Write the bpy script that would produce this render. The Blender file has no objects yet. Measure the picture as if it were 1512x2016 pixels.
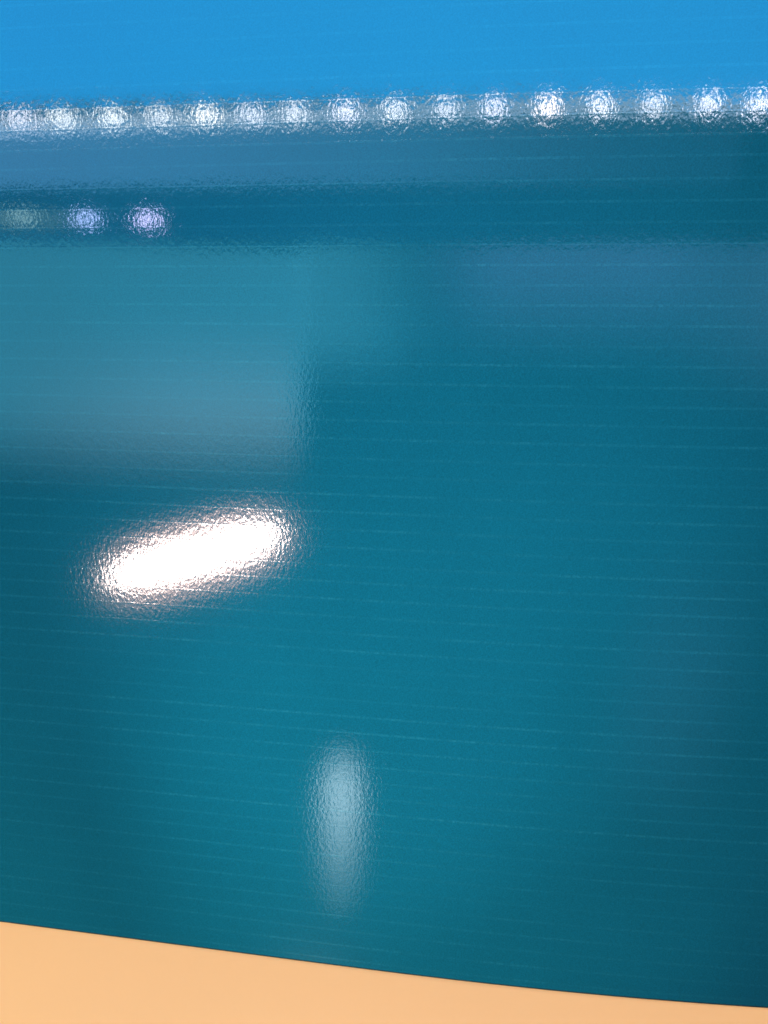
import bpy, math, random
from mathutils import Matrix, Vector

random.seed(4)
S = bpy.context.scene
COL = S.collection

# ------------------------------------------------------------------ camera
U = 0.01                                   # one flute of the sheet is 10 mm
M = Matrix(((0.98618, -0.165678, 0.0),     # axes of the leaning sheet: across, into, up
            (0.117152, 0.697334, 0.707107),
            (-0.117152, -0.697334, 0.707107)))
CAM_Z = 0.655
TH = math.atan(446.0 / 1917.0)
cam = bpy.data.cameras.new("camera")
cam.sensor_fit = 'VERTICAL'
cam.angle = 2.0 * math.atan(1008.0 / 1917.0)
cam.clip_start = 0.01
cam.clip_end = 60.0
cam_ob = bpy.data.objects.new("camera", cam)
COL.objects.link(cam_ob)
c_, s_ = math.cos(TH), math.sin(TH)
right, up, back = M @ Vector((1, 0, 0)), M @ Vector((0, s_, c_)), M @ Vector((0, -c_, s_))
cam_ob.matrix_world = Matrix((
    (right.x, up.x, back.x, 0.0),
    (right.y, up.y, back.y, 0.0),
    (right.z, up.z, back.z, CAM_Z),
    (0, 0, 0, 1)))
S.camera = cam_ob

# ------------------------------------------------------------------ world, exposure
W = bpy.data.worlds.new("World")
S.world = W
W.use_nodes = True
bg = W.node_tree.nodes["Background"]
bg.inputs[0].default_value = (0.6, 0.62, 0.7, 1)
bg.inputs[1].default_value = 0.08
S.view_settings.view_transform = 'Standard'
S.view_settings.look = 'None'
S.view_settings.exposure = 0.0
S.view_settings.gamma = 1.0
S.cycles.use_denoising = True

# ------------------------------------------------------------------ lamps
def ramp(nt, sock, e0, e1, lo=0.0):
    """smooth rise lo..1 from one rim of the lamp (e0) and fall to the other (e1); 0 = hard rim"""
    out = []
    for side, e in ((0, e0), (1, e1)):
        if e <= 0:
            continue
        mr = nt.nodes.new("ShaderNodeMapRange")
        mr.interpolation_type = 'SMOOTHSTEP'
        nt.links.new(sock, mr.inputs[0])
        a, b = (0.0, e) if side == 0 else (1.0, 1.0 - e)
        mr.inputs[1].default_value, mr.inputs[2].default_value = min(a, b), max(a, b)
        mr.inputs[3].default_value, mr.inputs[4].default_value = (lo, 1.0) if side == 0 else (1.0, lo)
        out.append(mr.outputs[0])
    return out

def area(name, loc, rot, sx, sy, rad, shape='RECTANGLE', soft=None, lo=0.0):
    """area lamp of radiance rad (r,g,b); soft = (left, right, bottom, top) share of the diffuser that fades"""
    L = bpy.data.lights.new(name, 'AREA')
    L.shape, L.size, L.size_y = shape, sx, sy
    A = sx * sy * (math.pi / 4 if shape in ('ELLIPSE', 'DISK') else 1.0)
    m = max(rad)
    L.energy = m * math.pi * A
    L.color = [v / m for v in rad]
    o = bpy.data.objects.new(name, L)
    COL.objects.link(o)
    o.location = loc
    o.rotation_euler = [math.radians(v) for v in rot]
    if soft:
        L.use_nodes = True
        nt = L.node_tree
        em = nt.nodes["Emission"]
        g = nt.nodes.new("ShaderNodeNewGeometry")
        sp = nt.nodes.new("ShaderNodeSeparateXYZ")
        nt.links.new(g.outputs["Parametric"], sp.inputs[0])
        fs = ramp(nt, sp.outputs[0], soft[0], soft[1], lo) + ramp(nt, sp.outputs[1], soft[2], soft[3], lo)
        cur = None
        for f in fs:
            if cur is None:
                cur = f
            else:
                mu = nt.nodes.new("ShaderNodeMath")
                mu.operation = 'MULTIPLY'
                nt.links.new(cur, mu.inputs[0])
                nt.links.new(f, mu.inputs[1])
                cur = mu.outputs[0]
        nt.links.new(cur, em.inputs["Strength"])
    return o

def spot(name, loc, aim, watts, color, cone, blend, r=0.03):
    L = bpy.data.lights.new(name, 'SPOT')
    L.energy, L.color, L.spot_size, L.spot_blend, L.shadow_soft_size = watts, color, math.radians(cone), blend, r
    o = bpy.data.objects.new(name, L)
    COL.objects.link(o)
    o.location = loc
    o.rotation_euler = (Vector(aim) - Vector(loc)).to_track_quat('-Z', 'Y').to_euler()
    return o

def sheet_point(x, d, z):
    """point given across / into / up the leaning sheet, in flutes from the eye"""
    p = (M @ Vector((x, d, z))) * U
    return Vector((p.x, p.y, p.z + CAM_Z))

# blue skylight panel above the row of lamps
area("skylight_panel", (-0.209, -0.056, 1.183), (32.5, -8.0, -7.0), 1.454, 0.179, (0.36, 4.9, 12.0), soft=(0, 0.05, 0.1, 0))
# row of small lamps with their glowing rail
led_x = (-0.852, -0.781, -0.717, -0.643, -0.572, -0.505, -0.44, -0.378, -0.304, -0.23, -0.151, -0.076, 0.01, 0.092, 0.176, 0.263, 0.342, 0.431)
led_tint = ((1, 1, 1.08), (1, 0.98, 1.1), (1, 1.02, 1.0), (1, 1.02, 1.0), (1, 1.0, 1.0), (1.1, 1.06, 0.98),
            (1, 1, 1.1), (1, 1, 1.05), (1, .97, 1.1), (1, 1, 1.05), (1, 1, 1.1), (1, .96, 1.12),
            (1.25, 1.1, 1.1), (1.05, 1, 1.05), (.98, .95, 1), (1.0, 0.95, 1.04), (1.05, 1.0, 1.1), (1, 1, 1.1))
led_gain = (.75, .8, .9, .95, .75, 1.0, .7, .75, .9, .85, .65, .8, 1.25, 1.0, .85, 1.0, 1.1, 1)
for x, t, g in zip(led_x, led_tint, led_gain):
    area("row_lamp", (x, -0.0732 + 0.0176 * (x - 0.05) ** 2, 1.04), (35, -8, -6), 0.026, 0.018, [35 * g * v for v in t], 'ELLIPSE')
area("row_lamp_rail", (-0.204, -0.07, 1.033), (36.3, -9.0, -6.7), 1.397, 0.029, (4.4, 5.8, 7.6), soft=(0, 0, .3, .3))
# second, shorter row
for p, rad in (([-0.753, -0.116, 0.9], (5, 8, 8)), ([-0.66, -0.12, 0.9], (16, 20, 38)), ([-0.571, -0.124, 0.9], (30, 28, 48))):
    area("short_row_lamp", p, (45, -20, -20), 0.021, 0.016, rad, 'ELLIPSE')
area("short_row_rail", (-0.724, -0.092, 0.869), (46.0, -21.9, -23.2), 0.251, 0.031, (0.9, 1.5, 1.0), soft=(0, .5, .3, .3))
# pale strips, and added lamps behind the camera reflecting as lit wall patches
area("pale_strip", (-0.263, -0.113, 1.002), (38.9, -10.1, -9.3), 1.286, 0.078, (.85, 2.6, 5.3), soft=(0, .95, .12, 0), lo=.1)
area("dim_strip", (-0.211, -0.206, 0.996), (41.7, -8.2, -7.8), 1.513, 0.07, (.02, .28, 1.0), soft=(0, .7, 0, 0))  # added lamp, tints the dark reflected band bluish
area("wall_glow_lamp", (-0.817, -0.56, 1.014), (52.9, -17.9, -20.7), 0.689, 0.453, (.46, 2.4, 3.4), soft=(.1, 0, .42, .05))
area("wall_glow_lamp", (-0.954, -0.812, 1.132), (54.9, -17.5, -21.1), 0.804, 0.44, (1.75, 1.3, 1.0), soft=(.8, .06, .46, .9))
area("wall_glow_lamp", (-0.329, -0.593, 1.153), (47.6, -7.8, -7.9), 0.34, 0.301, (.42, 2.05, 2.8), soft=(0, .95, .5, .07))
area("wall_glow_lamp", (0.086, -0.524, 1.111), (46.6, 2.4, 2.8), 0.811, 0.238, (.5, 1.1, 2.3), soft=(.35, .35, .97, .03))
area("wall_glow_lamp", (0.487, -0.58, 1.108), (49.3, 11.8, 13.2), 0.532, 0.334, (.5, 1.2, 2.2), soft=(.8, 0, .8, .05))
area("wall_glow_lamp", (0.424, -1.237, 0.734), (66.9, 20.8, 5.1), 0.505, 0.744, (.1, .26, .5), 'ELLIPSE', soft=(.45, .45, .45, .45))
# the strong tube lamp and a faint uplight
area("tube_lamp", (-1.411, -2.35, 1.598), (60.2, -27.8, -10.2), 0.65, 0.15, (125, 102, 92), 'ELLIPSE', soft=(.1, .1, .3, .3), lo=.25)
area("tube_halo_lamp", (-1.426, -2.394, 1.619), (60.3, -27.7, -10.3), 0.912, 0.371, (24, 12.5, 9), 'ELLIPSE', soft=(.42, .42, .5, .5))  # added wider lamp for the warm fringe around the tube's reflection
area("uplight", (-0.622, -2.144, 0.618), (76.9, -8.8, -10.6), 0.193, 0.489, (9.5, 12, 13), 'ELLIPSE', soft=(.5, .5, 1.0, .35), lo=.06)
# added spots: low ones pool light on the sheet, another fills its left
spot("low_fill_spot", (-0.42, -1.0, 0.012), sheet_point(0.3, 51, -12), 124, (.9, 1, .99), 19.5, 1.0, .015)
spot("low_fill_spot", (-0.38, -1.0, 0.008), sheet_point(4.6, 50.3, -27), 79, (.9, 1, .82), 23, 1.0, .015)
spot("side_fill_spot", (-1.15, -0.55, 0.05), sheet_point(-17, 54, -19), 124, (1, .97, .68), 62, 1.0, .015)
# added overhead fill, never in view, lights the table and the sheet
area("overhead_fill", (0.45, -0.25, 2.75), (8, 8, 0), 1.1, 0.7, (19.5, 14.6, 11))

# ------------------------------------------------------------------ materials
def new_mat(name):
    m = bpy.data.materials.new(name)
    m.use_nodes = True
    nt = m.node_tree
    return m, nt, nt.nodes["Principled BSDF"]

def noise(nt, vec, scale, detail=2.0, rough=0.5, dims='3D', w=None):
    n = nt.nodes.new("ShaderNodeTexNoise")
    n.noise_dimensions = dims
    n.inputs["Scale"].default_value = scale
    n.inputs["Detail"].default_value = detail
    n.inputs["Roughness"].default_value = rough
    nt.links.new(vec, n.inputs["Vector"])
    if w is not None:
        nt.links.new(w, n.inputs["W"])
    return n.outputs[0]

def mapr(nt, sock, a, b, c, d):
    mr = nt.nodes.new("ShaderNodeMapRange")
    nt.links.new(sock, mr.inputs[0])
    for i, v in enumerate((a, b, c, d)):
        mr.inputs[i + 1].default_value = v
    return mr.outputs[0]

def math2(nt, op, a, b):
    n = nt.nodes.new("ShaderNodeMath")
    n.operation = op
    for i, v in enumerate((a, b)):
        if isinstance(v, (int, float)):
            n.inputs[i].default_value = v
        else:
            nt.links.new(v, n.inputs[i])
    return n.outputs[0]

TEAL = (0.0012, 0.047, 0.075, 1)
LIGHT_TEAL = (0.0055, 0.071, 0.103, 1)  # scattered light on the ribs, painted in as lighter teal dots

def sheet_material(name, rib):
    m, nt, b = new_mat(name)
    tc = nt.nodes.new("ShaderNodeTexCoord")
    co = tc.outputs["Object"]
    b.inputs["Roughness"].default_value = 0.05 if rib else 0.045
    b.inputs["IOR"].default_value = 1.5
    # embossed orange-peel skin
    mp = nt.nodes.new("ShaderNodeMapping")      # the skin's grain runs across the flutes
    mp.inputs["Scale"].default_value = (1, 1, .55)
    nt.links.new(co, mp.inputs[0])
    h1 = noise(nt, mp.outputs[0], 600, 1.0)
    h2 = noise(nt, mp.outputs[0], 1500, 1.0)
    h3 = noise(nt, co, 5000, 0.0)
    h = math2(nt, 'ADD', math2(nt, 'ADD', h1, math2(nt, 'MULTIPLY', h2, 0.35)), math2(nt, 'MULTIPLY', h3, 0.07))
    bump = nt.nodes.new("ShaderNodeBump")
    bump.inputs["Strength"].default_value = 1.0
    bump.inputs["Distance"].default_value = 2.35e-5
    nt.links.new(h, bump.inputs["Height"])
    nt.links.new(bump.outputs[0], b.inputs["Normal"])
    # speckled pigment
    sp = noise(nt, co, 1400, 2.0, 0.6)
    cl = noise(nt, co, 9, 3.0, 0.5)
    mix = nt.nodes.new("ShaderNodeMix")
    mix.data_type = 'RGBA'
    mix.inputs["A"].default_value = [v * 0.78 for v in TEAL[:3]] + [1]
    mix.inputs["B"].default_value = [v * 1.24 for v in TEAL[:3]] + [1]
    f = math2(nt, 'ADD', mapr(nt, sp, .3, .7, 0, .75), mapr(nt, cl, .3, .7, 0, .25))
    nt.links.new(f, mix.inputs["Factor"])
    col = mix.outputs["Result"]
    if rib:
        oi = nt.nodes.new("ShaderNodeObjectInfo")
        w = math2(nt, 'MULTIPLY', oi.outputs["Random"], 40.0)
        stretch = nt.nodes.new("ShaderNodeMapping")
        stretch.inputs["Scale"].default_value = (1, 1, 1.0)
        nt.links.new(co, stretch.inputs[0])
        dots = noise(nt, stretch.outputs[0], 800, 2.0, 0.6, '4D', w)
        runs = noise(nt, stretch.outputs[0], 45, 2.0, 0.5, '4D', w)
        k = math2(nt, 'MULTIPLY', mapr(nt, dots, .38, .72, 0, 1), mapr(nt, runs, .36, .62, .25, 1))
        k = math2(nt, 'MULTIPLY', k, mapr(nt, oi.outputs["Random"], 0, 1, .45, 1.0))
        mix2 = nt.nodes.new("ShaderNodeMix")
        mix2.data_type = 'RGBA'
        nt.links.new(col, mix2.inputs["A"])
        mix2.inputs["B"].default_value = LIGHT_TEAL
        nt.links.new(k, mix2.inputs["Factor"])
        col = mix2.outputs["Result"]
    nt.links.new(col, b.inputs["Base Color"])
    return m

MAT_SHEET = sheet_material("teal_plastic", False)
MAT_RIB = sheet_material("sheen_dotted_teal_plastic", True)
MAT_EDGE, nt_, b_ = new_mat("dark_teal_contact_edge")
b_.inputs["Base Color"].default_value = (0.001, 0.012, 0.016, 1)  # contact shade along the bottom rim, painted in as near-black teal
b_.inputs["Roughness"].default_value = 0.9
b_.inputs["Specular IOR Level"].default_value = 0.1

MAT_TABLE, nt_, b_ = new_mat("peach_laminate")
tc = nt_.nodes.new("ShaderNodeTexCoord")
n1 = noise(nt_, tc.outputs["Object"], 7, 3.0)
n2 = noise(nt_, tc.outputs["Object"], 500, 2.0)
mx = nt_.nodes.new("ShaderNodeMix")
mx.data_type = 'RGBA'
mx.inputs["A"].default_value = (0.895, 0.443, 0.144, 1)
mx.inputs["B"].default_value = (0.925, 0.458, 0.149, 1)
nt_.links.new(math2(nt_, 'ADD', mapr(nt_, n1, .3, .7, 0, .8), mapr(nt_, n2, .3, .7, 0, .2)), mx.inputs["Factor"])
nt_.links.new(mx.outputs["Result"], b_.inputs["Base Color"])
b_.inputs["Roughness"].default_value = 0.55

# ------------------------------------------------------------------ helpers
def mesh_ob(name, verts, faces, mat, parent=None, smooth=True):
    me = bpy.data.meshes.new(name)
    me.from_pydata(verts, [], faces)
    me.update()
    me.materials.append(mat)
    for p in me.polygons:
        p.use_smooth = smooth
    o = bpy.data.objects.new(name, me)
    COL.objects.link(o)
    if parent:
        o.parent = parent
    return o

# ------------------------------------------------------------------ table
def slab(name, x0, x1, y0, y1, z0, z1, r, mat):
    """table top with a rounded-over rim"""
    def ring(inset, z):
        n, pts = 6, []
        for cx, cy, a0 in ((x1 - .03, y1 - .03, 0), (x0 + .03, y1 - .03, 90), (x0 + .03, y0 + .03, 180), (x1 - .03, y0 + .03, 270)):
            for k in range(n + 1):
                a = math.radians(a0 + 90 * k / n)
                pts.append((cx + (.03 - inset) * math.cos(a), cy + (.03 - inset) * math.sin(a), z))
        return pts
    rings = [ring(r, z0), ring(0, z0 + r)]
    for k in range(5):
        a = math.radians(90 * k / 4)
        rings.append(ring(r * (1 - math.cos(a)), z1 - r + r * math.sin(a)))
    n = len(rings[0])
    V = [p for q in rings for p in q]
    F = [(i * n + j, i * n + (j + 1) % n, (i + 1) * n + (j + 1) % n, (i + 1) * n + j) for i in range(len(rings) - 1) for j in range(n)]
    F += [tuple(range(n))[::-1], tuple(range((len(rings) - 1) * n, len(rings) * n))]
    return mesh_ob(name, V, F, mat, smooth=False)

table = slab("table", -0.9, 0.9, -0.55, 0.75, -0.033, -0.003, 0.006, MAT_TABLE)
table["label"] = "plain matte peach table top showing below the sheet's curved bottom edge"
table["category"] = "table"

# ------------------------------------------------------------------ the sheet
N = 300
X0, X1 = -42.0, 33.0
xs = [X0 + (X1 - X0) * i / N for i in range(N + 1)]
def slope(x):
    return -0.19 + 0.00455 * 2.5 * math.log1p(math.exp(x / 2.5))
ds = [0.0]
for i in range(N):
    ds.append(ds[-1] + (slope(xs[i]) + slope(xs[i + 1])) / 2 * (xs[i + 1] - xs[i]))
off = None
for i in range(N):
    if xs[i] <= -25.1 <= xs[i + 1]:
        t = (-25.1 - xs[i]) / (xs[i + 1] - xs[i])
        off = 55.9 - (ds[i] * (1 - t) + ds[i + 1] * t)
BASE = (0.0, 51.13, -40.5)
prof = []                                   # (x, into, normal x, normal into) along the bend, metres
for x, d in zip(xs, ds):
    s = slope(x)
    l = math.hypot(s, 1)
    prof.append(((x - BASE[0]) * U, (d + off - BASE[1]) * U, s / l, -1 / l))
TOP, THICK = 57.5, 0.0035

sheet = bpy.data.objects.new("plastic_sheet", None)
COL.objects.link(sheet)
sheet.matrix_world = Matrix.Translation(sheet_point(*BASE)) @ M.to_4x4()
sheet["label"] = "large glossy teal fluted plastic sheet, gently bent, leaning over the peach table"
sheet["category"] = "plastic sheet"

def skin(name, z0, z1, o0, o1, mat, nz=1):
    """closed bent slab between heights z0..z1 and offsets o0 (front) .. o1 (back)"""
    V, F = [], []
    n = len(prof)
    for k in range(nz + 1):
        z = z0 + (z1 - z0) * k / nz
        for o in (o0, o1):
            for (x, d, a, b) in prof:
                V.append((x + a * o, d + b * o, z))
    def id_(k, side, i):
        return (k * 2 + side) * n + i
    for k in range(nz):
        for i in range(n - 1):
            F.append((id_(k, 0, i), id_(k, 0, i + 1), id_(k + 1, 0, i + 1), id_(k + 1, 0, i)))
            F.append((id_(k, 1, i + 1), id_(k, 1, i), id_(k + 1, 1, i), id_(k + 1, 1, i + 1)))
        for i in (0, n - 1):
            q = (id_(k, 0, i), id_(k + 1, 0, i), id_(k + 1, 1, i), id_(k, 1, i))
            F.append(q if i == 0 else q[::-1])
    for i in range(n - 1):
        F.append((id_(0, 0, i + 1), id_(0, 0, i), id_(0, 1, i), id_(0, 1, i + 1)))
        F.append((id_(nz, 0, i), id_(nz, 0, i + 1), id_(nz, 1, i + 1), id_(nz, 1, i)))
    o = mesh_ob(name, V, F, mat, sheet)
    o.data.set_sharp_from_angle(angle=math.radians(40))
    return o

skin("face_sheet", 0.0009, TOP * U, 0.0, -THICK, MAT_SHEET, 8)
skin("cut_edge", 0.0, 0.0009, -0.0002, -THICK + 0.0002, MAT_EDGE)

# ribs: one raised weld line over each web of the fluted core
def rib_mesh():
    V, F = [], []
    W_, H_ = 0.0015, 2.2e-6
    n = len(prof)
    sect = [(-1, -0.4), (-.75, .25), (-.4, .8), (0, 1), (.4, .8), (.75, .25), (1, -0.4)]
    for (z, h) in sect:
        for (x, d, a, b) in prof:
            V.append((x + a * h * H_, d + b * h * H_, z * W_ / 2))
    for k in range(len(sect) - 1):
        for i in range(n - 1):
            F.append((k * n + i, k * n + i + 1, (k + 1) * n + i + 1, (k + 1) * n + i))
    return V, F

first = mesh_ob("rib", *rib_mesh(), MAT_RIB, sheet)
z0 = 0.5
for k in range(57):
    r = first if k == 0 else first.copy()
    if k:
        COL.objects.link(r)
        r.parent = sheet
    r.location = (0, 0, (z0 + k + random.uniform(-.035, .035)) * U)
